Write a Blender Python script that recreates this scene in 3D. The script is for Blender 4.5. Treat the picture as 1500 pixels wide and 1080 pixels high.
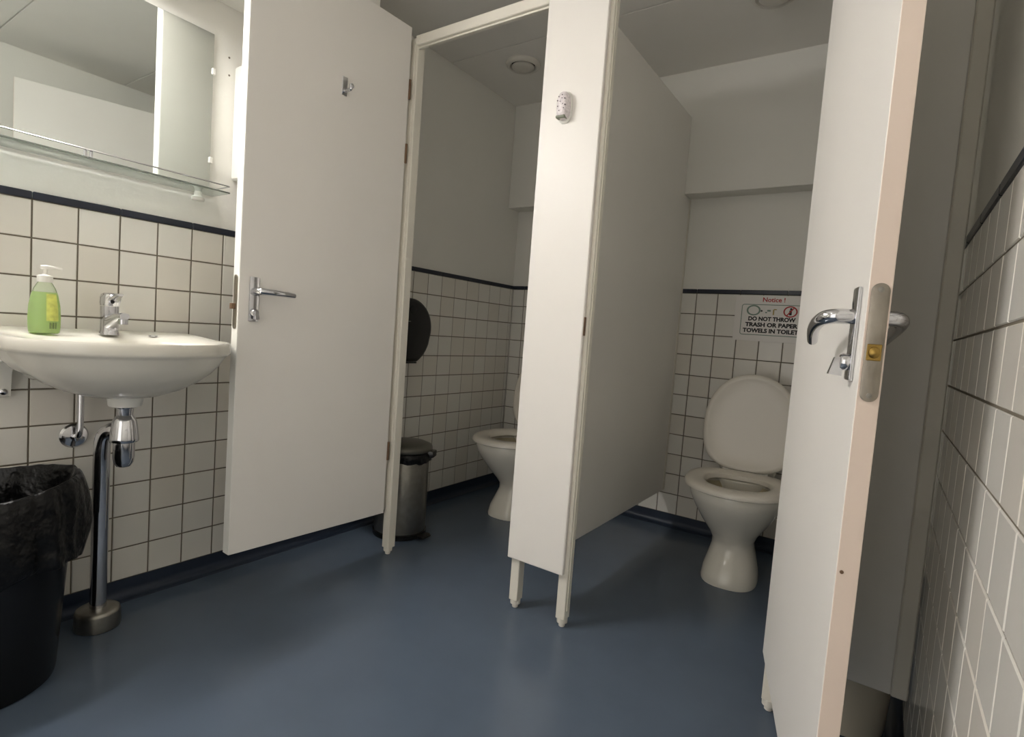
import bpy, bmesh, math, random
from mathutils import Vector, Matrix, noise
random.seed(7)
PI = math.pi
sc = bpy.context.scene
for o in list(bpy.data.objects): bpy.data.objects.remove(o)
COL = sc.collection

# ---------------------------------------------------------------- camera
F_PX = 806.5
YAW, PITCH, ROLL = -0.59633, -0.06618, 0.07391
CAM = Vector((2.02305, 0.0, 0.98016))
cy, sy, cp, sp = math.cos(YAW), math.sin(YAW), math.cos(PITCH), math.sin(PITCH)
fw = Vector((sy*cp, cy*cp, sp)); rt = Vector((cy, -sy, 0)); up = rt.cross(fw)
RT = math.cos(ROLL)*rt + math.sin(ROLL)*up
UP = -math.sin(ROLL)*rt + math.cos(ROLL)*up
cd = bpy.data.cameras.new('camera'); cam = bpy.data.objects.new('camera', cd); COL.objects.link(cam)
cd.sensor_width = 36; cd.lens = 36*F_PX/1500; cd.clip_start = 0.01; cd.clip_end = 50
m = Matrix((RT, UP, -fw)).transposed().to_4x4(); m.translation = CAM
cam.matrix_world = m
sc.camera = cam

# ---------------------------------------------------------------- world, exposure, lights
w = bpy.data.worlds.new('world'); sc.world = w; w.use_nodes = True
w.node_tree.nodes['Background'].inputs[0].default_value = (1, 0.95, 0.89, 1)
w.node_tree.nodes['Background'].inputs[1].default_value = 0.66
sc.view_settings.view_transform = 'Standard'; sc.view_settings.look = 'None'
sc.view_settings.gamma = 1; sc.view_settings.use_curve_mapping = False
sc.view_settings.exposure = 1.36
LAMP_STRENGTH = 33.5      # the tube lamp over the mirror (built below)
CEIL_FILL = 2.4           # round fill lamp added on the ceiling, unseen behind the camera

# ---------------------------------------------------------------- helpers
def lin(c):
    return tuple((x/255/12.92 if x/255 <= .04045 else ((x/255+.055)/1.055)**2.4) for x in c)
def mat(name, col, rough=.5, metal=0, noise_amt=0, nscale=8, bump=0, bscale=60, spec=.5, trans=0, ior=1.45, coat=0, emit=None, es=0, bdist=.002):
    m = bpy.data.materials.new(name); m.use_nodes = True; nt = m.node_tree
    b = nt.nodes['Principled BSDF']; c = lin(col)
    b.inputs['Base Color'].default_value = (*c, 1); b.inputs['Roughness'].default_value = rough
    b.inputs['Metallic'].default_value = metal; b.inputs['Specular IOR Level'].default_value = spec
    b.inputs['Transmission Weight'].default_value = trans; b.inputs['IOR'].default_value = ior
    b.inputs['Coat Weight'].default_value = coat
    if emit: b.inputs['Emission Color'].default_value = (*lin(emit), 1); b.inputs['Emission Strength'].default_value = es
    tc = nt.nodes.new('ShaderNodeTexCoord')
    if noise_amt:
        n = nt.nodes.new('ShaderNodeTexNoise'); n.inputs['Scale'].default_value = nscale; n.inputs['Detail'].default_value = 5
        nt.links.new(tc.outputs['Object'], n.inputs['Vector'])
        r = nt.nodes.new('ShaderNodeMapRange'); r.inputs[1].default_value = .3; r.inputs[2].default_value = .7
        r.inputs[3].default_value = 1-noise_amt; r.inputs[4].default_value = 1+noise_amt
        nt.links.new(n.outputs['Fac'], r.inputs[0])
        mx = nt.nodes.new('ShaderNodeVectorMath'); mx.operation = 'SCALE'; mx.inputs[0].default_value = c
        nt.links.new(r.outputs[0], mx.inputs['Scale']); nt.links.new(mx.outputs[0], b.inputs['Base Color'])
    if bump:
        n2 = nt.nodes.new('ShaderNodeTexNoise'); n2.inputs['Scale'].default_value = bscale; n2.inputs['Detail'].default_value = 3
        nt.links.new(tc.outputs['Object'], n2.inputs['Vector'])
        bp = nt.nodes.new('ShaderNodeBump'); bp.inputs['Strength'].default_value = bump; bp.inputs['Distance'].default_value = bdist
        nt.links.new(n2.outputs['Fac'], bp.inputs['Height']); nt.links.new(bp.outputs[0], b.inputs['Normal'])
    return m

M = dict(
 paint=mat('wall_paint', (231,229,221), .55, bump=.15, bscale=120, noise_amt=.02, nscale=2),
 ceiling=mat('ceiling_board', (236,233,226), .7, noise_amt=.02, nscale=3),
 grout=mat('grout', (112,104,90), .9, noise_amt=.12, nscale=30),
 tile=mat('glazed_tile', (226,223,215), .16, noise_amt=.015, nscale=5, bump=.05, bscale=25),
 tile2=mat('glazed_tile_warm', (222,217,207), .2, noise_amt=.015, nscale=5, bump=.05, bscale=25),
 navy=mat('navy_trim_glaze', (32,37,50), .3, noise_amt=.1, nscale=20),
 floor=mat('blue_vinyl', (83,95,110), .23, noise_amt=.035, nscale=7, bump=.12, bscale=14, spec=.45),
 cove=mat('blue_vinyl_cove', (36,46,62), .4, noise_amt=.05, nscale=7),
 door=mat('door_laminate', (236,232,225), .42, noise_amt=.012, nscale=3, bump=.04, bscale=30),
 edge=mat('door_edge_band', (232,214,200), .5),
 edgew=mat('white_edge_band', (238,237,230), .5),
 partition=mat('partition_laminate', (238,235,228), .38, noise_amt=.012, nscale=3),
 post=mat('cream_painted_steel', (228,223,210), .35, noise_amt=.02, nscale=12),
 chrome=mat('chrome', (205,205,208), .1, metal=1),
 steel=mat('brushed_steel', (150,147,140), .34, metal=1, noise_amt=.08, nscale=40),
 satin=mat('satin_lock_plate', (150,143,132), .4, metal=1, noise_amt=.12, nscale=35, bump=.2, bscale=70),
 brass=mat('brass', (160,132,72), .3, metal=1),
 bronze=mat('brown_bolt', (120,96,76), .45, metal=.6),
 ceramic=mat('white_porcelain', (228,224,212), .1, coat=.3),
 plastic=mat('white_plastic', (232,230,222), .3),
 seatp=mat('toilet_seat_plastic', (226,220,208), .22),
 bowlin=mat('stained_bowl', (176,166,138), .3, noise_amt=.15, nscale=25),
 black=mat('black_plastic', (14,14,14), .25),
 bag=mat('black_bin_liner', (9,9,10), .3, bump=1.0, bscale=22, spec=.35, bdist=.012),
 blackm=mat('matt_black_rubber', (14,14,15), .6),
 greylid=mat('grey_metal_lid', (112,110,102), .38, metal=.8),
 mirror=mat('mirror_silver', (225,230,226), .015, metal=1),
 glass=mat('shelf_glass', (205,216,211), .02, trans=1, ior=1.5),
 bottle=mat('clear_bottle_plastic', (236,245,225), .12, trans=.85, ior=1.3),
 soap=mat('green_liquid_soap', (205,240,120), .15, trans=.5, ior=1.33),
 label=mat('soap_label_print', (186,190,96), .4, noise_amt=.25, nscale=60),
 paper=mat('laminated_paper', (226,222,216), .3),
 ink=mat('black_ink', (26,24,24), .6), red=mat('red_ink', (176,52,50), .6), grn=mat('grey_green_ink', (120,140,126), .6),
 yel=mat('ochre_ink', (170,150,90), .6),
 valve=mat('vent_enamel', (216,212,202), .4), dark=mat('dark_gap', (30,28,26), .8),
 beige=mat('beige_plastic', (206,198,180), .4), pattern=mat('speckled_print', (222,214,214), .4, noise_amt=.2, nscale=150),
 purple=mat('grey_purple_dot', (96,84,88), .5), grey=mat('grey_green_insert', (130,134,116), .5),
 lampglow=mat('lamp_glow', (255,250,240), .5, emit=(254,251,250), es=LAMP_STRENGTH),
 fillglow=mat('ceiling_fill_glow', (255,250,240), .5, emit=(255,249,238), es=CEIL_FILL),
)

class MB:
    def __init__(s): s.bm = bmesh.new()
    def box(s, a, b, bev=0, seg=1, mat4=None):
        t = bmesh.new(); bmesh.ops.create_cube(t, size=1)
        for v in t.verts: v.co = Vector(((a[i]+b[i])/2 + v.co[i]*(b[i]-a[i]) for i in range(3)))
        if bev: bmesh.ops.bevel(t, geom=list(t.edges), offset=bev, segments=seg, affect='EDGES', profile=.6)
        if mat4: t.transform(mat4)
        s._add(t); return s
    def _add(s, t):
        me = bpy.data.meshes.new('tmp'); t.to_mesh(me); t.free(); s.bm.from_mesh(me); bpy.data.meshes.remove(me)
    def loft(s, rings, cap0=True, cap1=True, closed=True):
        bm = s.bm; R = [[bm.verts.new(Vector(p)) for p in r] for r in rings]; n = len(R[0])
        for i in range(len(R)-1):
            for j in range(n if closed else n-1):
                k = (j+1) % n
                try: bm.faces.new((R[i][j], R[i][k], R[i+1][k], R[i+1][j]))
                except ValueError: pass
        if cap0: bm.faces.new(R[0][::-1])
        if cap1: bm.faces.new(R[-1])
        return s
    def lathe(s, prof, c=(0,0,0), n=32, axis='z', cap=True, a0=0, sx=1, sy=1):
        rings = []
        for r, h in prof:
            ring = []
            for k in range(n):
                a = 2*PI*k/n + a0; u, v = r*math.cos(a)*sx, r*math.sin(a)*sy
                p = {'z': (u, v, h), 'x': (h, u, v), 'y': (u, h, v)}[axis]
                ring.append((c[0]+p[0], c[1]+p[1], c[2]+p[2]))
            rings.append(ring)
        return s.loft(rings, cap, cap)
    def tube(s, pts, r, n=12, rad=None, flat=1.0):
        pts = [Vector(p) for p in pts]; rings = []; prev = None
        for i, p in enumerate(pts):
            d = (pts[min(i+1, len(pts)-1)] - pts[max(i-1, 0)]).normalized()
            if prev is None:
                u = d.orthogonal().normalized()
            else:
                u = (prev - d*prev.dot(d)).normalized()
            prev = u; v = d.cross(u); rr = rad[i] if rad else r
            rings.append([p + (u*math.cos(2*PI*k/n) + v*flat*math.sin(2*PI*k/n))*rr for k in range(n)])
        return s.loft(rings)
    def build(s, name, m, parent=None, smooth=35, loc=None):
        bmesh.ops.recalc_face_normals(s.bm, faces=s.bm.faces)
        me = bpy.data.meshes.new(name); s.bm.to_mesh(me); s.bm.free()
        me.materials.append(m if not isinstance(m, str) else M[m])
        if smooth:
            me.shade_smooth(); me.set_sharp_from_angle(angle=math.radians(smooth))
        o = bpy.data.objects.new(name, me); COL.objects.link(o)
        if parent: o.parent = parent
        if loc: o.location = loc
        return o
def smooth_path(pts, k=6):
    P = [Vector(p) for p in pts]; out = []
    for i in range(len(P)-1):
        a, b, c, d = P[max(i-1,0)], P[i], P[i+1], P[min(i+2,len(P)-1)]
        for j in range(k):
            t = j/k; out.append(.5*((2*b)+(c-a)*t+(2*a-5*b+4*c-d)*t*t+(3*b-a-3*c+d)*t**3))
    out.append(P[-1]); return out
def thing(name, label, cat, loc=(0,0,0), rz=0, group=None):
    o = bpy.data.objects.new(name, None); COL.objects.link(o); o.location = loc; o.rotation_euler = (0,0,rz)
    o.empty_display_size = .05
    return tag(o, label, cat, group)
def tag(o, label, cat, group=None):
    o['label'] = label; o['category'] = cat
    if group: o['group'] = group
    return o
def struct(o): o['kind'] = 'structure'; return o
def inst(name, me, parent, M4):
    o = bpy.data.objects.new(name, me); COL.objects.link(o); o.parent = parent; o.matrix_local = M4; return o

# ---------------------------------------------------------------- room shell
XR, Y0, YB, ZC = 2.145, -1.0, 2.9275, 2.355
T, CH, G = .108, .065, .0042
ZT = CH + 11*T            # top of the tiling
PW = .006                 # tiles stand proud of the plaster
fl = struct(MB().box((-.1, Y0-.1, -.08), (XR+.1, YB+.1, 0)).build('floor', 'floor'))
wl = struct(MB().box((-.1, Y0-.1, 0), (-PW, YB+.1, ZC+.1)).build('wall_left', 'paint'))
wr = struct(MB().box((XR+PW, Y0-.1, 0), (XR+.1, YB+.1, ZC+.1)).build('wall_right', 'paint'))
wb = struct(MB().box((-PW, YB+PW, 0), (XR+PW, YB+.1, ZC+.1)).build('wall_back', 'paint'))
wf = struct(MB().box((-PW, Y0-.1, 0), (.80, Y0, ZC+.1)).box((1.95, Y0-.1, 0), (XR+PW, Y0, ZC+.1)).box((.80, Y0-.1, 2.1), (1.95, Y0, ZC+.1)).build('wall_front', 'paint'))   # doorway-sized opening added, unseen behind the viewer, to let world light in as fill
ce = struct(MB().box((-PW, Y0, ZC+.012), (XR+PW, YB+PW, ZC+.1)).build('ceiling', 'dark'))
# ceiling boards with open joints
seams = [Y0, -.39, .25, .885, 1.52, 2.215, YB+PW]
def bmesh_box(a, b, bev):
    return MB().box(a, b, bev)
for i in range(len(seams)-1):
    bmesh_box((-PW+.002, seams[i]+.0025, ZC), (XR+PW-.002, seams[i+1]-.0025, ZC+.012), .0015).build('ceiling_board', 'ceiling', ce)
# tile mesh, shared
def tile_mesh(w_, h_, m, name='tile'):
    mb = MB(); a = w_/2-G/2; b = h_/2-G/2; c = .0016
    mb.loft([[(-a,-b,-.001),(a,-b,-.001),(a,b,-.001),(-a,b,-.001)],
             [(-a,-b,PW-.0018),(a,-b,PW-.0018),(a,b,PW-.0018),(-a,b,PW-.0018)],
             [(-a+c,-b+c,PW),(a-c,-b+c,PW),(a-c,b-c,PW),(-a+c,b-c,PW)]], False, True)
    bmesh.ops.recalc_face_normals(mb.bm, faces=mb.bm.faces)
    me = bpy.data.meshes.new(name); mb.bm.to_mesh(me); mb.bm.free(); me.materials.append(M[m]); return me
TM = [tile_mesh(T, T, 'tile'), tile_mesh(T, T, 'tile2')]
def basis(side):
    # columns: along-wall, up, outward normal
    return {'left': Matrix(((0,0,1),(-1,0,0),(0,1,0))) @ Matrix(((-1,0,0),(0,1,0),(0,0,1))) if False else Matrix(((0,0,1),(1,0,0),(0,1,0))),
            'right': Matrix(((0,0,-1),(-1,0,0),(0,1,0))),
            'back': Matrix(((1,0,0),(0,0,-1),(0,1,0)))}[side]
def tile_wall(parent, side, u0, cols, ulo, uhi):
    """u0: coordinate of a grout line, cols: column indexes, wall cut at ulo..uhi"""
    Bm = basis(side)
    def place(u, z): 
        return {'left': Vector((-PW, u, z)), 'right': Vector((XR+PW, u, z)), 'back': Vector((u, YB+PW, z))}[side]
    cut = {}
    for c in cols:
        a, b = max(u0+c*T, ulo), min(u0+(c+1)*T, uhi)
        if b-a < .012: continue
        for r in range(11):
            z = CH+(r+.5)*T
            if b-a > T-.002: me = TM[random.random() < .4]
            else:
                key = round(b-a, 4)
                if key not in cut: cut[key] = tile_mesh(b-a, T, 'tile')
                me = cut[key]
            R3 = Matrix.Rotation(random.uniform(-.0035,.0035),3,'X') @ Matrix.Rotation(random.uniform(-.0035,.0035),3,'Y')
            M4 = (Bm @ R3).to_4x4(); M4.translation = place((a+b)/2, z)
            inst('tile', me, parent, M4)
    lo, hi = max(u0+min(cols)*T, ulo), min(u0+(max(cols)+1)*T, uhi)
    # grout bed
    mb = MB(); e = .0035
    A = {'left': ((-PW-.001, lo, CH-.02), (-PW+e, hi, ZT+.004)), 'right': ((XR+PW-e, lo, CH-.02), (XR+PW+.001, hi, ZT+.004)),
         'back': ((lo, YB+PW-e, CH-.02), (hi, YB+PW+.001, ZT+.004))}[side]
    mb.box(*A).build('grout_bed', 'grout', parent, smooth=0)
    # navy capping strips, two tiles long
    k = min(cols) - (min(cols) % 2)
    while u0+k*T < hi:
        a, b = max(u0+k*T, lo), min(u0+(k+2)*T, hi)
        if b-a > .01:
            a += .001; b -= .001
            q = {'left': ((-PW, a, ZT), (.003, b, ZT+.021)), 'right': ((XR-.003, a, ZT), (XR+PW, b, ZT+.021)), 'back': ((a, YB-.003, ZT), (b, YB+PW, ZT+.021))}[side]
            MB().box(*q, bev=.002).build('trim_tile', 'navy', parent, smooth=0)
        k += 2
YL0 = .5234
tile_wall(wl, 'left', YL0, range(-4, 23), YL0-4*T, YB)
tile_wall(wb, 'back', 1.1662, range(-11, 10), 0, XR)
tile_wall(wr, 'right', .732, range(-6, 21), .732-6*T, YB)
# tiling behind the camera: one joined field per wall
def field(parent, side, u0, n):
    mb = MB()
    for c in range(n):
        for r in range(11):
            a = u0-(c+1)*T+G/2; z = CH+r*T+G/2
            if a < Y0: continue
            q = ((-PW, a, z), (0, a+T-G, z+T-G)) if side == 'left' else ((XR, a, z), (XR+PW, a+T-G, z+T-G))
            mb.box(*q)
    o = mb.build('tile_field', 'tile', parent, smooth=0); o['kind'] = 'stuff'
field(wl, 'left', YL0-4*T, 12); field(wr, 'right', .732-6*T, 12)
# coved skirting of blue vinyl
def cove(name, side, a, b):
    prof = [(0,CH),(.006,CH),(.007,.034)] + [(.035-.028*math.cos(t), .034-.028*math.sin(t)-.003) for t in [PI/2*k/6 for k in range(7)]] + [(.04,0.0),(0,0)]
    rings = []
    for u in (a, b):
        rings.append([{'left': (d-PW, u, z), 'right': (XR+PW-d, u, z), 'back': (u, YB+PW-d, z), 'front': (u, Y0+d, z)}[side] for d, z in prof])
    return struct(MB().loft(rings).build(name, 'cove', smooth=30))
cove('baseboard_left', 'left', Y0, YB+PW); cove('baseboard_right', 'right', Y0, YB+PW)
cove('baseboard_back', 'back', 0, XR); cove('baseboard_front', 'front', 0, .80)
for yy, zz in ((1.062,1.875),(1.064,1.815)):
    MB().lathe([(.0035,-.001),(.0035,.0008)], (-PW,yy,zz), 10, 'x').build('screw_hole','grout',wl)
# boxed-in bulkhead along the back wall and over the wash basin
struct(MB().box((-PW, 2.82, 1.742), (XR+PW, YB+PW, ZC+.01), .003).build('trim_1', 'paint'))
struct(MB().box((-PW, Y0, 2.045), (.262, 1.50, ZC+.01), .003).build('trim_2', 'paint'))

# ---------------------------------------------------------------- lamps
t = thing('wall_lamp', 'long white tube lamp on the wall above the mirror', 'lamp', (0, .40, 1.99))
MB().box((-PW, -.62, -.012), (.150, .42, .055), .004).build('housing', 'plastic', t)
MB().box((.150, -.60, -.008), (.206, .330, .050), .012, 3).build('diffuser', 'lampglow', t)
t = thing('ceiling_fill_lamp', 'round white fill lamp added on the ceiling, unseen behind the viewer', 'lamp', (1.0, -.4, ZC))  # added out of view to raise the ambient light
MB().lathe([(.17,0),(.17,-.02),(.15,-.025)]).build('base', 'plastic', t)
MB().lathe([(.15,-.02),(.15,-.05),(.12,-.075),(.05,-.09),(.005,-.092)]).build('diffuser', 'fillglow', t)

# ---------------------------------------------------------------- cubicle frames
ZP0, ZP1 = .187, 2.147
t = thing('cubicle_post', 'slim cream steel post at the hinge side of the left toilet cubicle', 'post', (.347, 1.630, 0))
mb = MB(); mb.box((-.019,-.019,.03),(.020,.022,2.117),.003); mb.box((-.001,-.022,.19),(.006,-.018,2.1)); mb.build('upright','post',t)
MB().lathe([(.009,.0),(.011,.002),(.011,.011),(.018,.015),(.0185,.033)], n=16).build('foot','post',t)
# panel that closes the gap between that post and the wall
t = thing('front_panel', 'pale infill panel between the left wall and the cream post', 'panel', (.16, 1.61, 0))
MB().box((-.156,.008,ZP0),(.164,.024,2.117),.002).build('panel','partition',t)
t = thing('front_panel', 'bright off-white pillar panel between the two cubicle doorways, on two legs', 'panel', (1.096, 1.60, 0)); pil = t
MB().box((-.113,-.010,ZP0),(.110,.006,ZP1+.2-.2),.0025).build('panel','door',t)
for s in (-1, 1):
    mb = MB(); xc = -.088 if s < 0 else .104
    mb.box((xc-.017,.007,.03),(xc+.017,.044,ZP1),.002)
    if s > 0:
        mb.box((xc+.015,.017,.06),(xc+.0205,.033,ZP1-.002))
    p = mb.build('leg','post',t)
    MB().lathe([(.009,.0),(.011,.002),(.011,.011),(.018,.015),(.0185,.033)], (xc,.026,0), 16).build('foot','post',p)
MB().box((.1095,-.006,.985),(.1125,.006,1.045),.0006).build('strike_plate','bronze',pil)
t = thing('side_partition', 'long pale partition wall between the two toilet cubicles', 'partition', (1.078, 2.2, 0))
mb = MB(); q = [(-.553,.192),(.724,.192),(.724,1.738),(.617,1.738),(.617,2.122),(-.553,2.122)]
mb.loft([[(-.012,y,z) for y, z in q],[(.012,y,z) for y, z in q]]).build('panel','partition',t,20)
MB().box((-.014,.702,.192),(.014,.7265,1.736),.002).build('wall_channel','post',t)
t = thing('front_panel', 'narrow pale panel between the right cubicle door and the right wall', 'panel', (1.97, 1.61, 0))
MB().box((-.105,-.002,.172),(.137,.012,ZP1),.002).build('panel','partition',t)
MB().box((.137,-.010,.172),(.1705,.014,ZP1),.003).build('wall_strip','post',t)
mb = MB(); mb.box((-.142,.006,.03),(-.106,.040,ZP1),.003); p = mb.build('leg','post',t)
MB().lathe([(.009,.0),(.011,.002),(.011,.011),(.018,.015),(.0185,.033)], (-.124,.023,0), 16).build('foot','post',p)
t = thing('header_rail', 'cream steel rail across the top of the left cubicle doorway', 'rail', (.674, 1.615, 2.078))
MB().box((-.307,-.018,0),(.308,.02,.039),.003).build('rail','post',t)
MB().box((-.307,-.004,-.006),(.308,.006,.001)).build('rail_lip','post',t)
MB().box((-.306,-.0195,.002),(-.285,.021,.037),.002).build('corner_joint','post',t)
t = thing('header_rail', 'cream steel rail above the right cubicle doorway', 'rail', (1.514, 1.615, 2.078))
MB().box((-.295,-.016,0),(.31,.02,.039),.003).build('rail','post',t)

# ---------------------------------------------------------------- cubicle doors
# local frame: hinge at origin, leaf along +x (length L), visible face = +n side (y>=0 .. th)
def lever_set(root, sgn, yf, xb, z0, droop=0, turn=True):
    """plate + lever + turn on the face y=yf, outward sgn, at distance xb from hinge"""
    MB().box((xb-.0165, min(yf,yf+sgn*.006), z0-.098), (xb+.0165, max(yf,yf+sgn*.006), z0+.045), .0028, 2).build('handle_plate','chrome',root)
    dz = droop; so = .92 if turn else .66
    pts = [(xb,yf,z0),(xb,yf+sgn*.022,z0),(xb-.002,yf+sgn*.036,z0-.02*dz),(xb-.014,yf+sgn*.047,z0-.10*dz),(xb-.042,yf+sgn*.052,z0-.30*dz),(xb-.082,yf+sgn*.050,z0-.62*dz),(xb-.118,yf+sgn*.043,z0-dz)]
    pts = [(x, yf+(y-yf)*so, z) for x, y, z in pts]
    pts = smooth_path(pts, 5); n = len(pts)
    rad = [.0115 if i < n*.4 else .0115-.0035*(i-n*.4)/(n*.6) for i in range(n)]
    MB().tube(pts, .01, 16, rad).build('lever','chrome',root)
    mb = MB(); prof = [(.013,0),(.013,.009),(.011,.012)] if turn else [(.012,0),(.012,.003),(.010,.004)]
    mb.lathe([(r_, sgn*h) for r_, h in prof], (xb,yf+sgn*.005,z0-.070), 20, 'y')
    if turn:
        a, b = sorted((yf+sgn*.014, yf+sgn*.030)); c0, c1 = xb-.0065, xb+.0065
        mb.loft([[(c0+.002,yf+sgn*.014,z0-.062),(c1-.002,yf+sgn*.014,z0-.062),(c1-.002,yf+sgn*.025,z0-.064),(c0+.002,yf+sgn*.025,z0-.064)],
                 [(c0,yf+sgn*.014,z0-.092),(c1,yf+sgn*.014,z0-.092),(c1,yf+sgn*.032,z0-.090),(c0,yf+sgn*.032,z0-.090)]])
    mb.build('thumb_turn' if turn else 'coin_slot','chrome',root)
def make_door(label, loc, ang, L, th, zhandle, z0=.187, z1=2.147, brass=False, edgem='edgew', droop=0, hinges=(.45,1.66,1.91), inner=1):
    root = thing('cubicle_door', label, 'door', loc, ang)
    leaf = MB().box((0,0,z0),(L-.0012,th,z1),.0012).build('leaf','door',root)
    MB().box((L-.0012,.0005,z0+.0005),(L+.0004,th-.0005,z1-.0005),.0004).build('edge_band',edgem,leaf)
    for zz in hinges:
        MB().lathe([(.005,-.038),(.005,.038)], (-.003, th+.002 if inner == 1 else th*.5, zz), 12).build('hinge','bronze',root)
    # lock fore-end on the free edge, rounded ends
    hw, h0, h1 = .0118, zhandle-.125, zhandle+.047
    mb = MB(); ring = []
    for k in range(13): a = PI*k/12; ring.append((hw*math.cos(a), h1-hw+hw*math.sin(a)))
    for k in range(13): a = PI+PI*k/12; ring.append((hw*math.cos(a), h0+hw+hw*math.sin(a)))
    mb.loft([[(L+.0002, th/2+u, z) for u, z in ring], [(L+.0022, th/2+u, z) for u, z in ring], [(L+.0027, th/2+u*.92, z) for u, z in ring]])
    fp = mb.build('lock_plate','satin',root)
    bz = zhandle-.053
    if brass:
        MB().box((L+.002, th/2-.0095, bz-.012),(L+.004, th/2+.0095, bz+.012),.001).build('bolt_recess','brass',fp)
        mb = MB(); mb.lathe([(.0001,.006),(.004,.0055),(.0072,.003),(.008,0)], (L+.0035, th/2, bz), 16, 'x', sy=1.1); mb.build('bolt','brass',fp)
    else:
        MB().box((L+.002, th/2-.006, bz-.009),(L+.016, th/2+.006, bz+.009),.001).build('bolt','bronze',fp)
    for zz in (h0+.009, h1-.009):
        MB().lathe([(.004,0),(.004,.001),(.001,.0016)], (L+.0024, th/2, zz), 12, 'x').build('screw','steel',fp)
    lever_set(root, 1, th, L-.048, zhandle, droop+.004, inner == 1); lever_set(root, -1, 0, L-.048, zhandle, droop, inner == -1)
    return root
# left door: hinge (.350,1.594), free edge (.318,.951) on its +x face
hx, hy, ex, ey = .350, 1.590, .318, .951
L1 = math.hypot(ex-hx, ey-hy); a1 = math.atan2(ey-hy, ex-hx)
# local +y (left of travel direction) points to +x side here
th1 = .038
n1 = Vector((-math.sin(a1), math.cos(a1)))
d1 = make_door('white cubicle door standing open beside the wash basin, coat hook on its face', (hx-n1.x*th1, hy-n1.y*th1, 0), a1, L1, th1, 1.05)
hk = MB(); xk = L1-.345
hk.box((xk-.011, th1, 1.775), (xk+.011, th1+.003, 1.84), .0014)
hook = hk.build('coat_hook','chrome',d1)
MB().tube(smooth_path([(xk,th1+.002,1.792),(xk,th1+.02,1.788),(xk,th1+.036,1.790),(xk,th1+.042,1.802)],4), .006, 10).build('hook_arm','chrome',hook)
MB().lathe([(.004,0),(.0085,.003),(.0085,.008),(.004,.011)], (xk,th1+.036,1.80), 14, 'y').build('hook_knob','chrome',hook)
# right door: seen face is the -x side, hinge (1.822,1.597), free edge (1.990,.950)
hx, hy, ex, ey = 1.822, 1.597, 1.990, .950
L2 = math.hypot(ex-hx, ey-hy); a2 = math.atan2(ey-hy, ex-hx)
n2 = Vector((-math.sin(a2), math.cos(a2)))      # points to +x
d2 = make_door('white cubicle door at the right seen nearly edge-on, brass bolt in its lock plate', (hx, hy, 0), a2, L2, .030, 1.042, z0=.172, brass=True, edgem='edge', droop=.038, hinges=(.45,1.75), inner=-1)

MB().lathe([(.0028,0),(.0028,.0012),(.001,.0016)], (L2+.0003,.007,.66), 10, 'x').build('screw','bronze',d2)
# ---------------------------------------------------------------- wash basin
NS = 72
def plan(s, cx=.235, cyy=.676, hw=.272, xf=.478):
    out = []
    for k in range(NS):
        a = 2*PI*k/NS; c, sn = math.cos(a), math.sin(a)
        if c >= 0: e = 2.0; r = ((abs(c)/(xf-cx))**e+(abs(sn)/hw)**e)**(-1/e)
        else: e = 9; r = ((abs(c)/cx)**e+(abs(sn)/hw)**e)**(-1/e)
        out.append((cx+r*c, cyy+r*sn))
    return [(.20+(x-.20)*s, .688+(y-.688)*s) for x, y in out]
t = thing('wash_basin', 'white porcelain wash basin on the tiled wall beneath the mirror', 'basin', (0,0,0))
rings = []
for s, z, bl in ((.13,.708,1),(.34,.716,.9),(.52,.733,.7),(.68,.757,.45),(.81,.785,.2),(.895,.812,0),(.945,.835,0),(.970,.843,0),(.990,.846,0),(1.0,.852,0),(1.0,.874,0),(.99,.880,0)):
    P = plan(s); rings.append([(x, y, z+(.013*max(0, 1-x/.2) if z > .86 else 0)) for x, y in P])
def ell(cx, cyy, ax, ay, z):
    return [(cx+ax*math.cos(2*PI*k/NS), cyy+ay*math.sin(2*PI*k/NS), z) for k in range(NS)]
rings += [[(max(x,.0), y, .879+.013*max(0, 1-x/.2)) for x, y in plan(.965)], ell(.285,.675,.148,.215,.872), ell(.285,.675,.138,.204,.862), ell(.28,.675,.12,.18,.805), ell(.26,.675,.085,.13,.757), ell(.24,.68,.04,.05,.737), ell(.235,.68,.02,.02,.735)]
MB().loft(rings).build('bowl','ceramic',t,50)
MB().lathe([(.040,.682),(.042,.686),(.046,.715)], (.2,.690,0), 32).build('drain_collar','plastic',t)
MB().lathe([(.004,.7365),(.02,.7375),(.022,.735)], (.235,.68,0), 24).build('plug_ring','chrome',t)
MB().lathe([(.0125,-.002),(.0125,.002)], (.100,.80,.8835), 20).build('tap_hole_cap','chrome',t)
for yb in (.462, .88):
    mb = MB(); 
    prof = [(.0,.84),(.10,.84),(.14,.825),(.12,.812),(.045,.795),(.028,.76),(.020,.70),(.0,.695)]
    mb.loft([[(x, yb-.016, z) for x, z in prof], [(x, yb+.016, z) for x, z in prof]])
    b_ = mb.build('bracket','plastic',t)
    MB().lathe([(.0085,0),(.0085,.004),(.004,.007)], (.021,yb+.0,.712), 14, 'x').build('bolt_head','chrome',b_)
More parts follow.
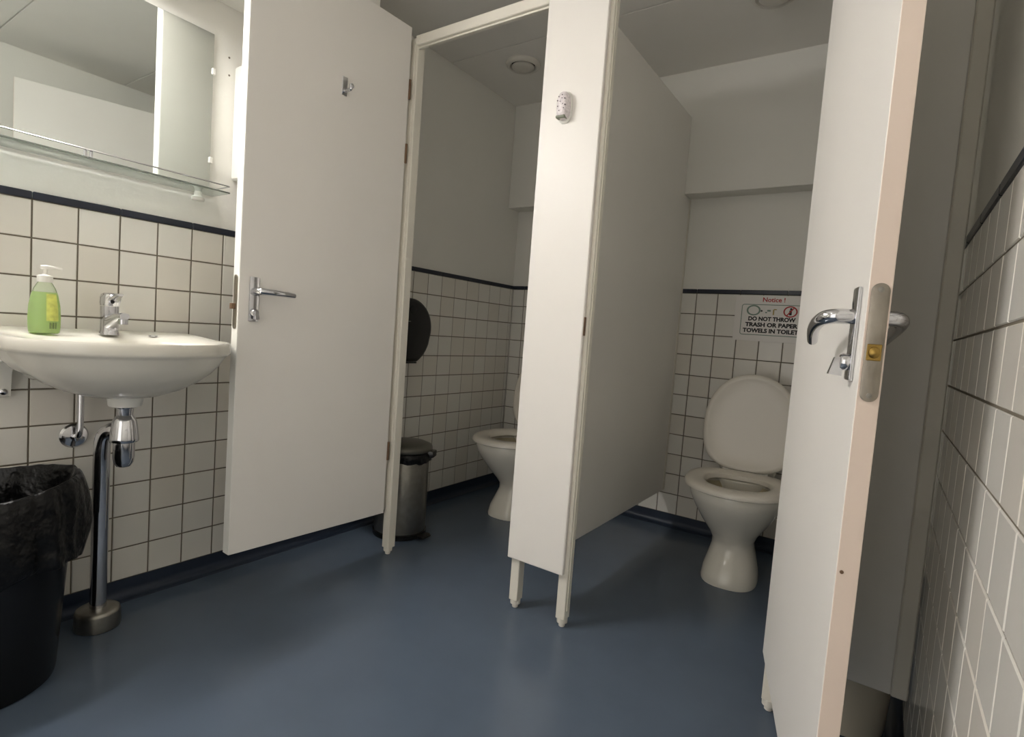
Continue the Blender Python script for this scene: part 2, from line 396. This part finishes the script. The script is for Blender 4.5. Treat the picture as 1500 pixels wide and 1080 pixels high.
# tap
t = thing('basin_tap', 'chrome lever tap on the back ledge of the wash basin', 'tap', (.095,.682,.883))
mb = MB()
def rr(w_, d_, z, ox=0, n=24, e=4):
    o_ = []
    for k in range(n):
        a = 2*PI*k/n; c, s_ = math.cos(a), math.sin(a)
        r = (abs(c/(d_/2))**e+abs(s_/(w_/2))**e)**(-1/e); o_.append((ox+r*c, r*s_, z))
    return o_
mb.loft([rr(.046,.046,0),rr(.045,.045,.006),rr(.041,.041,.012),rr(.040,.040,.05),rr(.042,.042,.075),rr(.042,.042,.085)]).build('body','chrome',t)
mb = MB()
def sec(x, w_, h_, zc, n=16, e=3):
    o_ = []
    for k in range(n):
        a = 2*PI*k/n; c, s_ = math.cos(a), math.sin(a); r = (abs(c/(w_/2))**e+abs(s_/(h_/2))**e)**(-1/e)
        o_.append((x, r*c, zc+r*s_))
    return o_
mb.loft([sec(.01,.036,.055,.034),sec(.03,.036,.045,.040),sec(.06,.032,.030,.050),sec(.095,.028,.022,.058),sec(.108,.024,.018,.059)]).build('spout','chrome',t)
MB().lathe([(.0125,.0),(.0125,.014),(.011,.016)], (.097,0,.036), 18).build('aerator','chrome',t)
mb = MB(); mb.loft([rr(.043,.043,.086),rr(.046,.048,.094,.002),rr(.046,.052,.110,.005),rr(.040,.056,.120,.010),rr(.03,.04,.124,.012)])
hd = mb.build('lever_cap','chrome',t)
MB().loft([sec(.028,.030,.014,.104),sec(.050,.024,.010,.112),sec(.075,.018,.007,.120)]).build('lever','chrome',hd)
MB().lathe([(.005,0),(.005,.0015)], (.0315,-.004,.098), 14, 'x').build('index_dot','dark',hd)
# soap bottle
t = thing('soap_bottle', 'clear pump bottle of green liquid soap on the wash basin', 'bottle', (.115,.523,.882))
prof = [(.030,.0005),(.0335,.004),(.035,.02),(.0355,.045),(.034,.075),(.029,.105),(.024,.122),(.018,.134),(.0145,.140)]
t.rotation_euler[2] = math.radians(70)
MB().lathe(prof, n=36, sy=.66).build('bottle','bottle',t,60)
MB().lathe([(r-.0012, max(h,.003)) for r, h in prof[:6]]+[(.0255,.112)], n=36, sy=.66).build('liquid','soap',t,60)
mb = MB(); n = 10; rg = []
for h, r in ((.035,.0358),(.06,.0352),(.085,.0328),(.108,.0288)):
    rg.append([(r*math.cos(a), .66*r*math.sin(a)*1.01, h) for a in [math.radians(-80+k*5.5) for k in range(n)]])
mb.loft(rg, False, False, closed=False).build('label','label',t,60)
mb = MB()
for k, (a, w_) in enumerate(((-68,2.2),(-62,1.2),(-57,3.0),(-50,1.4),(-45,2.4))):
    a0, a1_ = math.radians(a), math.radians(a+w_)
    q = [(.0362*math.cos(x), .0362*.67*math.sin(x), h) for x, h in ((a0,.014),(a1_,.014),(a1_,.031),(a0,.031))]
    q2 = [(x*1.006, y*1.006, z) for x, y, z in q]; mb.loft([q, q2])
mb.build('bar_code','ink',t,0)
MB().lathe([(.0165,.139),(.0172,.141),(.0172,.156),(.014,.158),(.006,.160),(.005,.162),(.005,.176)], n=24).build('collar','plastic',t)
mb = MB(); mb.loft([sec(-.010,.017,.010,.179),sec(.0,.019,.012,.180),sec(.018,.014,.008,.1805),sec(.036,.009,.005,.178)])
mb.bm.transform(Matrix.Rotation(math.radians(10),4,'Z')); mb.build('pump_head','plastic',t)
# drain trap and pipe
t = thing('drain_pipe', 'chrome bottle trap and waste pipe running from the basin to the floor', 'pipe', (0,0,0))
MB().lathe([(.033,.683),(.033,.680),(.022,.675),(.020,.655),(.024,.648),(.030,.640),(.0365,.590),(.0375,.582),(.036,.577),(.027,.574),(.027,.530),(.025,.515),(.018,.503),(.006,.498)], (.2,.690,0), 32).build('bottle_trap','chrome',t)
MB().tube(smooth_path([(.185,.684,.602),(.165,.676,.607),(.145,.668,.598),(.133,.661,.575),(.130,.659,.53)],5)+[Vector((.13,.659,.03))], .0215, 20).build('waste_pipe','chrome',t)
MB().lathe([(.0215,.062),(.035,.061),(.050,.059),(.056,.054),(.058,.047),(.058,.002),(.055,.0)], (.13,.659,0), 40).build('floor_cover','steel',t)
t = thing('water_valve', 'round chrome wall rosette with supply pipe beneath the basin', 'valve', (0,.63,.567))
MB().lathe([(.037,-.001),(.037,.004),(.032,.010),(.016,.014),(.006,.015)], (0,0,0), 32, 'x').build('rosette','chrome',t)
MB().tube(smooth_path([(.01,0,0),(.030,0,.0),(.040,.001,.010),(.042,.003,.03)],4)+[Vector((.042,.003,.12)), Vector((.042,.003,.19))], .0085, 14).build('supply_pipe','chrome',t)
MB().lathe([(.008,.012),(.013,.014),(.013,.034),(.009,.036)], (0,0,0), 18, 'x').build('valve_nut','chrome',t)

# ---------------------------------------------------------------- mirror and shelf
t = thing('wall_mirror', 'large frameless mirror above the wash basin reflecting the ceiling', 'mirror', (0,0,0))
MB().box((-.002,.20,1.405),(.006,1.003,1.925),.001).build('mirror_glass','mirror',t,0)
for yy, zz in ((1.003,1.80),(1.003,1.50)):
    MB().box((-.002,yy-.006,zz-.011),(.011,yy+.006,zz+.011),.002).build('clip','plastic',t)
t = thing('glass_shelf', 'narrow glass shelf with a chrome guard rail beneath the mirror', 'shelf', (0,0,0))
MB().box((.0,.30,1.378),(.118,1.018,1.383),.0008).build('shelf_glass','glass',t)
for yy in (.34,.955):
    MB().lathe([(.019,0),(.021,.003),(.021,.010),(.013,.016),(.011,.03)], (.030,yy,1.348), 24).build('shelf_support','plastic',t)
r_ = MB().tube([(.004,.29,1.402),(.10,.29,1.402)]+smooth_path([(.112,.30,1.402),(.118,.32,1.402),(.118,.66,1.402),(.118,.98,1.402),(.110,1.012,1.402),(.09,1.018,1.402),(.0,1.018,1.402)],6), .0022, 8).build('guard_rail','chrome',t)
for yy in (.615,):
    mb = MB(); mb.lathe([(.004,1.383),(.004,1.401)], (.112,yy-.007,0), 12); mb.lathe([(.004,1.383),(.004,1.401)], (.112,yy+.007,0), 12)
    mb.box((.108,yy-.010,1.3825),(.116,yy+.010,1.3845)); mb.build('rail_post','chrome',t)
# towel dispenser beside the mirror, behind the open door
t = thing('towel_dispenser', 'white wall dispenser just right of the mirror, mostly behind the open door', 'dispenser', (0,0,0))
MB().box((-PW,1.082,1.452),(.098,1.33,1.852),.012,3).build('case','plastic',t)
MB().box((.02,1.10,1.449),(.085,1.315,1.454)).build('paper_slot','dark',t)
MB().box((.0975,1.19,1.66),(.101,1.215,1.685),.001).build('lock','grey',t)

# ---------------------------------------------------------------- black waste bin with liner
t = thing('waste_bin', 'black waste bin lined with a black plastic bag beside the drain pipe', 'bin', (.225,.368,0))
MB().lathe([(.150,.0),(.155,.004),(.158,.02),(.190,.46),(.1935,.47),(.186,.47),(.184,.455),(.152,.02),(.02,.015)], n=48, cap=True).build('bin','black',t)
mb = MB(); N = 96; rings = []
prof = [(.05,.10,.010),(.115,.16,.018),(.140,.22,.022),(.150,.28,.024),(.158,.34,.022),(.166,.39,.020),(.172,.44,.016),(.186,.492,.006),(.1935,.505,.003),(.200,.502,.003),(.205,.47,.007),(.210,.42,.010),(.212,.37,.014),(.208,.325,.016),(.203,.30,.014)]
for i, (r, z, am) in enumerate(prof):
    ring = []
    for k in range(N):
        a = 2*PI*k/N
        nz = noise.noise(Vector((math.cos(a)*3, math.sin(a)*3, z*9+3)))
        nz2 = noise.noise(Vector((math.cos(a)*9, math.sin(a)*9, z*7)))
        fold = abs(noise.noise(Vector((math.cos(a)*5+7, math.sin(a)*5, z*3))))
        nz3 = abs(noise.noise(Vector((math.cos(a)*14+z*9, math.sin(a)*14, z*22)))); rad = r + am*(1.1*nz + .9*nz2 + 1.3*nz3) + (am*1.2*fold if i > 9 else 0)
        tilt = .026*math.sin(a+.45)*(1 if z > .28 else 0) - .0
        hem = (.035*noise.noise(Vector((math.cos(a)*2, math.sin(a)*2, 11))) if i >= 14 else 0)
        ring.append((rad*math.cos(a), rad*math.sin(a), z+tilt+hem+.004*nz2))
    rings.append(ring)
mb.loft(rings, True, False)
o = mb.build('liner','bag',t,60)
sm = o.modifiers.new('sub','SUBSURF'); sm.levels = 1; sm.render_levels = 1

# ---------------------------------------------------------------- toilets
def egg(cx, cyy, w_, yf, yb, z, n=48, e=2.15, eb=2.6):
    o_ = []
    for k in range(n):
        a = 2*PI*k/n; c, s_ = math.cos(a), math.sin(a)
        L_ = yf if s_ < 0 else yb; ee = e if s_ < 0 else eb
        r = (abs(c/w_)**ee+abs(s_/L_)**ee)**(-1/ee); o_.append((cx+r*c, cyy+r*s_, z))
    return o_
def make_toilet(label, loc, rz):
    t = thing('toilet', label, 'toilet', loc, rz, None)      # origin: floor at wall, front towards -y
    rings = [egg(0,-.38,.112,.165,.15,0,e=2.7), egg(0,-.38,.113,.167,.15,.012,e=2.7), egg(0,-.38,.107,.155,.15,.05,e=2.7), egg(0,-.375,.094,.128,.15,.10,e=2.5), egg(0,-.37,.085,.112,.15,.14,e=2.3),
             egg(0,-.375,.085,.114,.15,.17), egg(0,-.385,.100,.136,.16,.205), egg(0,-.395,.132,.176,.17,.255), egg(0,-.405,.162,.214,.18,.31), egg(0,-.41,.182,.240,.19,.355), egg(0,-.41,.190,.250,.19,.386), egg(0,-.41,.188,.248,.19,.398),
             egg(0,-.41,.155,.20,.14,.398), egg(0,-.41,.145,.190,.13,.385), egg(0,-.40,.128,.165,.12,.33), egg(0,-.385,.085,.10,.09,.25), egg(0,-.38,.05,.06,.06,.20), egg(0,-.38,.02,.02,.02,.19)]
    MB().loft(rings).build('bowl','ceramic',t,50)
    MB().loft([egg(0,-.385,.088,.108,.094,.262),egg(0,-.385,.088,.108,.094,.264)]).build('water','bowlin',t)
    MB().loft([egg(0,-.388,.094,.118,.098,.268), egg(0,-.40,.126,.163,.119,.335), egg(0,-.41,.1425,.187,.128,.384)], False, False).build('inner_glaze','bowlin',t,60)
    mb = MB(); mb.loft([egg(0,-.17,.105,.12,.08,.30),egg(0,-.17,.12,.14,.09,.34),egg(0,-.17,.15,.16,.10,.392),egg(0,-.17,.148,.158,.10,.398)]); mb.build('rear_deck','ceramic',t,50)
    # outlet behind the pedestal
    MB().tube(smooth_path([(0,-.30,.24),(0,-.24,.22),(0,-.20,.17),(0,-.19,.08),(0,-.19,.0)],5), .058, 20).build('outlet','ceramic',t)
    MB().lathe([(.070,0),(.072,.003),(.072,.02),(.060,.03)], (0,-.19,0), 24).build('floor_collar','plastic',t)
    for s in (-1,1):
        MB().lathe([(.010,0),(.010,.010),(.005,.014)], (s*.092,-.29,.012), 12).build('foot_cap','plastic',t)
    # seat ring
    rg = [egg(0,-.41,.203,.256,.205,.400), egg(0,-.41,.212,.264,.208,.404), egg(0,-.41,.213,.265,.208,.414), egg(0,-.41,.207,.258,.204,.424), egg(0,-.41,.184,.236,.185,.428),
          egg(0,-.415,.145,.182,.125,.426), egg(0,-.415,.132,.166,.112,.419), egg(0,-.415,.128,.163,.110,.402), egg(0,-.415,.130,.165,.112,.400)]
    mb = MB(); mb.loft(rg+[rg[0]], False, False); bmesh.ops.remove_doubles(mb.bm, verts=mb.bm.verts, dist=1e-5)
    mb.build('seat','seatp',t,50)
    # lid, raised and leaning back on its hinge
    lid = MB(); R4 = Matrix.Translation((0,-.205,.417)) @ Matrix.Rotation(math.radians(-98),4,'X')
    def le(w_, f, b, z): return egg(0,-.215,w_,f,b,z,e=2.15,eb=3.0)
    lr = [le(.10,.14,.12,.007), le(.160,.20,.180,.007), le(.178,.215,.192,.0015), le(.184,.222,.198,.000), le(.194,.233,.207,.002), le(.201,.240,.210,.008), le(.201,.240,.210,.016), le(.194,.233,.204,.023), le(.160,.20,.17,.028), le(.05,.07,.05,.030)]
    lid.loft(lr); lid.bm.transform(R4); lo = lid.build('lid','seatp',t,50)
    for s in (-1,1):
        MB().lathe([(.009,-.022),(.009,.022)], (s*.075,-.182,.418), 14, 'x').build('hinge','plastic',t)
    # low cistern hidden by the raised lid
    c = MB(); c.loft([rr(.29,.125,.395),rr(.30,.135,.41),rr(.31,.145,.60),rr(.31,.145,.745)]); c.bm.transform(Matrix.Translation((0,-.082,0)) @ Matrix.Rotation(PI/2*0,4,'Z'))
    return t, c
for lab, loc, rz in (('white toilet with raised lid in the left cubicle, half hidden by the pillar panel', (.418,YB-.055,0), 0.0),
                     ('white toilet with raised lid in the right cubicle below the paper notice', (1.515,YB-.058,0), math.radians(5))):
    t, c = make_toilet(lab, loc, rz)
    c.bm.free()
    mb = MB()
    def rc(w_, d_, z, e=5):
        o_ = []
        for k in range(32):
            a = 2*PI*k/32; cc, ss = math.cos(a), math.sin(a); r = (abs(cc/(w_/2))**e+abs(ss/(d_/2))**e)**(-1/e); o_.append((r*cc, -.062+r*ss, z))
        return o_
    mb.loft([rc(.24,.10,.396),rc(.25,.11,.41),rc(.255,.115,.60),rc(.255,.115,.66)]).build('cistern','ceramic',t,50)
    mb = MB(); mb.loft([rc(.26,.118,.661),rc(.262,.12,.67),rc(.25,.11,.682)]).build('cistern_lid','ceramic',t,50)

# ---------------------------------------------------------------- pedal bin
t = thing('pedal_bin', 'small steel pedal bin with a black liner in the left cubicle doorway', 'bin', (.200,1.84,0), math.radians(25))
MB().lathe([(.118,.012),(.119,.02),(.119,.385),(.116,.392)], n=48).build('body','steel',t)
MB().lathe([(.121,.0),(.124,.004),(.124,.022),(.119,.026)], n=48).build('base_ring','black',t)
mb = MB(); rg = []
for r, z, am in ((.117,.40,.0),(.124,.397,.002),(.130,.39,.004),(.132,.375,.006),(.130,.358,.008)):
    rg.append([((r+am*noise.noise(Vector((math.cos(a)*4,math.sin(a)*4,z*9)))*2)*math.cos(a), (r+am*noise.noise(Vector((math.cos(a)*4,math.sin(a)*4,z*9)))*2)*math.sin(a), z-.02*(z<.38)*abs(noise.noise(Vector((math.cos(a)*3,math.sin(a)*3,2))))) for a in [2*PI*k/64 for k in range(64)]])
mb.loft(rg, False, False).build('liner','bag',t,60)
MB().lathe([(.128,.398),(.131,.402),(.131,.414),(.127,.422),(.10,.433),(.05,.440),(.005,.442)], n=48).build('lid','greylid',t,50)
MB().box((.085,-.03,.375),(.150,.03,.405),.006,2).build('hinge_block','black',t)
mb = MB(); mb.loft([[(-.03,-.10,.006),(.03,-.10,.006),(.03,-.10,.018),(-.03,-.10,.018)],[(-.034,-.15,.012),(.034,-.15,.012),(.034,-.15,.022),(-.034,-.15,.022)],[(-.026,-.165,.012),(.026,-.165,.012),(.026,-.165,.018),(-.026,-.165,.018)]])
mb.bm.transform(Matrix.Rotation(math.radians(70),4,'Z')); mb.build('pedal','black',t)

# ---------------------------------------------------------------- jumbo roll dispenser
t = thing('paper_roll_dispenser', 'round black jumbo toilet roll dispenser on the tiles of the left cubicle', 'dispenser', (0,1.918,.963))
mb = MB(); rings = []
out = []
for k in range(56):
    a = 2*PI*k/56; y, z = .145*math.cos(a), .145*math.sin(a)
    if z < -.06: y = max(min(y,.105),-.105) if z < -.105 else y; z = max(z*1.25, -.168)
    out.append((y, z))
for x, s in ((0,.97),(.004,.985),(.09,1.0),(.112,.985),(.122,.94),(.126,.85)):
    rings.append([(x, y*s, z*s) for y, z in out])
mb.loft(rings).build('case','black',t,40)
MB().box((.1255,-.05,.030),(.128,-.015,.034)).build('level_window','grey',t)
MB().box((.03,-.07,-.173),(.10,.07,-.166)).build('cutter','blackm',t)
MB().lathe([(.02,0),(.02,.002),(.012,.004)], (.1255,0,.09), 20, 'x').build('lock','black',t)

# ---------------------------------------------------------------- beige bin behind the right panel
t = thing('beige_bin', 'pale beige plastic bin behind the narrow panel near the right wall', 'bin', (2.012,1.742,0))
MB().lathe([(.092,0),(.097,.004),(.099,.02),(.112,.30),(.115,.305),(.115,.312),(.108,.312),(.095,.03),(.02,.02)], n=40).build('body','beige',t)

# ---------------------------------------------------------------- vents
for lab, x, y in (('round white ceiling vent in the left cubicle', .335, 2.385), ('round white ceiling vent in the right cubicle', 1.528, 2.335)):
    t = thing('ceiling_vent', lab, 'vent', (x, y, ZC), 0, None)
    mb = MB(); pr = [(.060,0),(.088,0),(.090,-.004),(.087,-.013),(.079,-.020),(.070,-.021),(.063,-.014),(.060,0)]
    mb.lathe(pr, n=48, cap=False).build('ring','valve',t,50)
    MB().lathe([(.060,-.0005),(.060,-.002)], n=48).build('throat','dark',t)
    MB().lathe([(.010,-.001),(.010,-.010),(.052,-.012),(.0575,-.016),(.0575,-.021),(.052,-.025),(.03,-.027),(.005,-.028)], n=48).build('valve_disc','valve',t,50)

# ---------------------------------------------------------------- air freshener on the pillar panel
t = thing('air_freshener', 'small white speckled air freshener stuck high on the pillar panel', 'air freshener', (1.080,1.5915,1.718))
def ov(w_, h0_, h1_, y, n=32):
    o_ = []
    for k in range(n):
        a = 2*PI*k/n; c, s_ = math.cos(a), math.sin(a); L_ = h1_ if s_ > 0 else h0_; e = 2.4 if s_ > 0 else 3.2
        r = (abs(c/w_)**e+abs(s_/L_)**e)**(-1/e); o_.append((r*c, -y, r*s_))
    return o_
MB().loft([ov(.0245,.050,.052,.000),ov(.0245,.050,.052,.006),ov(.022,.047,.049,.008)]).build('back_plate','plastic',t)
sh = MB().loft([ov(.021,.042,.046,.008),ov(.0215,.042,.046,.020),ov(.019,.038,.042,.029),ov(.012,.028,.031,.034),ov(.003,.01,.01,.035)]).build('shell','pattern',t,50)
mb = MB()
for (u, v) in ((-.010,.026),(.002,.030),(.012,.018),(-.004,.010),(.006,.002),(-.012,-.004),(.010,-.012),(-.006,-.018),(.002,.020),(-.014,.014),(.014,-.002)):
    mb.lathe([(.0019,-.0355),(.0019,-.0300)], (u,0,v), 8, 'y')
o = mb.build('dots','purple',t); 
MB().box((-.019,-.033,-.040),(.014,-.012,-.031),.002).build('bottom_insert','grey',t)

# ---------------------------------------------------------------- paper notice
def text_obj(s, size, loc, m, parent, bold=.0, width=.2, name='printed_text'):
    cu = bpy.data.curves.new('t','FONT'); cu.body = s; cu.size = size; cu.align_x = 'CENTER'; cu.align_y = 'CENTER'; cu.offset = bold; cu.extrude = .0001; cu.resolution_u = 3
    ob = bpy.data.objects.new('t', cu); COL.objects.link(ob); bpy.context.view_layer.update()
    me = bpy.data.meshes.new_from_object(ob.evaluated_get(bpy.context.evaluated_depsgraph_get()))
    bpy.data.objects.remove(ob)
    xs = [v.co.x for v in me.vertices]; sx = width/(max(xs)-min(xs)); cx = (max(xs)+min(xs))/2
    me.transform(Matrix.Rotation(PI/2,4,'X') @ Matrix.Diagonal((sx,1,1,1)) @ Matrix.Translation((-cx,0,0))); me.name = name
    me.materials.clear(); me.materials.append(M[m]); o = bpy.data.objects.new(name, me); COL.objects.link(o); o.parent = parent; o.location = loc
    return o
t = thing('paper_notice', 'laminated notice asking not to throw trash in the toilet, on the tiles above it', 'sign', (1.536,YB-.0015,1.135))
MB().box((-.171,-.0012,-.111),(.171,.001,.113),.0004).build('sheet','paper',t,0)
def frame(x0, x1, z0, z1, r, th):
    mb = MB()
    def rp(d):
        o_ = []
        for cx, cz, a0 in ((x1-r,z1-r,0),(x0+r,z1-r,90),(x0+r,z0+r,180),(x1-r,z0+r,270)):
            for k in range(6): a = math.radians(a0+k*18); o_.append((cx+(r-d)*math.cos(a), -.0017, cz+(r-d)*math.sin(a)))
        return o_
    mb.loft([rp(0), rp(th)], False, False); return mb
frame(-.140,.140,-.082,.070,.012,.0035).build('printed_border','grn',t,0)
text_obj('Notice !', .030, (.004,-.0014,.092), 'red', t, .0007, .100)
text_obj('DO NOT THROW', .027, (.001,-.0014,-.002), 'ink', t, .0013, .212)
text_obj('TRASH OR PAPER', .027, (.001,-.0014,-.031), 'ink', t, .0013, .236)
text_obj('TOWELS IN TOILET', .027, (-.001,-.0014,-.060), 'ink', t, .0013, .250)
def ringm(cx, cz, ro, ri, sx=1):
    mb = MB(); q = lambda r: [(cx+sx*r*math.cos(2*PI*k/28), -.0018, cz+r*math.sin(2*PI*k/28)) for k in range(28)]
    mb.loft([q(ro), q(ri)], False, False); return mb
ringm(-.084,.040,.026,.0195,1.25).build('printed_bowl','grn',t,0)
mb = MB(); mb.lathe([(.0045,-.0019),(.0045,-.0013)], (-.047,0,.038), 12, 'y'); mb.build('printed_dot','ink',t,0)
mb = MB(); mb.box((-.022,-.0019,.036),(-.006,-.0014,.044), mat4=Matrix.Rotation(0,4,'Y')); mb.box((-.030,-.0019,.028),(-.022,-.0014,.034)); mb.build('printed_paper','grn',t,0)
mb = MB(); mb.box((.004,-.0019,.020),(.010,-.0014,.046)); mb.box((.008,-.0019,.044),(.020,-.0014,.049)); mb.build('printed_figure','yel',t,0)
mb = ringm(.081,.038,.027,.0215,1.15); mb.build('prohibition_ring','red',t,0)
mb = MB(); mb.box((-.0025,-.0020,-.024),(.0025,-.0015,.024), mat4=Matrix.Translation((.081,0,.038)) @ Matrix.Rotation(math.radians(38),4,'Y')); mb.build('prohibition_bar','red',t,0)
mb = MB(); mb.lathe([(.0055,-.0019),(.0055,-.0014)], (.083,0,.051), 12, 'y'); mb.box((.076,-.0019,.022),(.087,-.0014,.045)); mb.build('printed_person','ink',t,0)
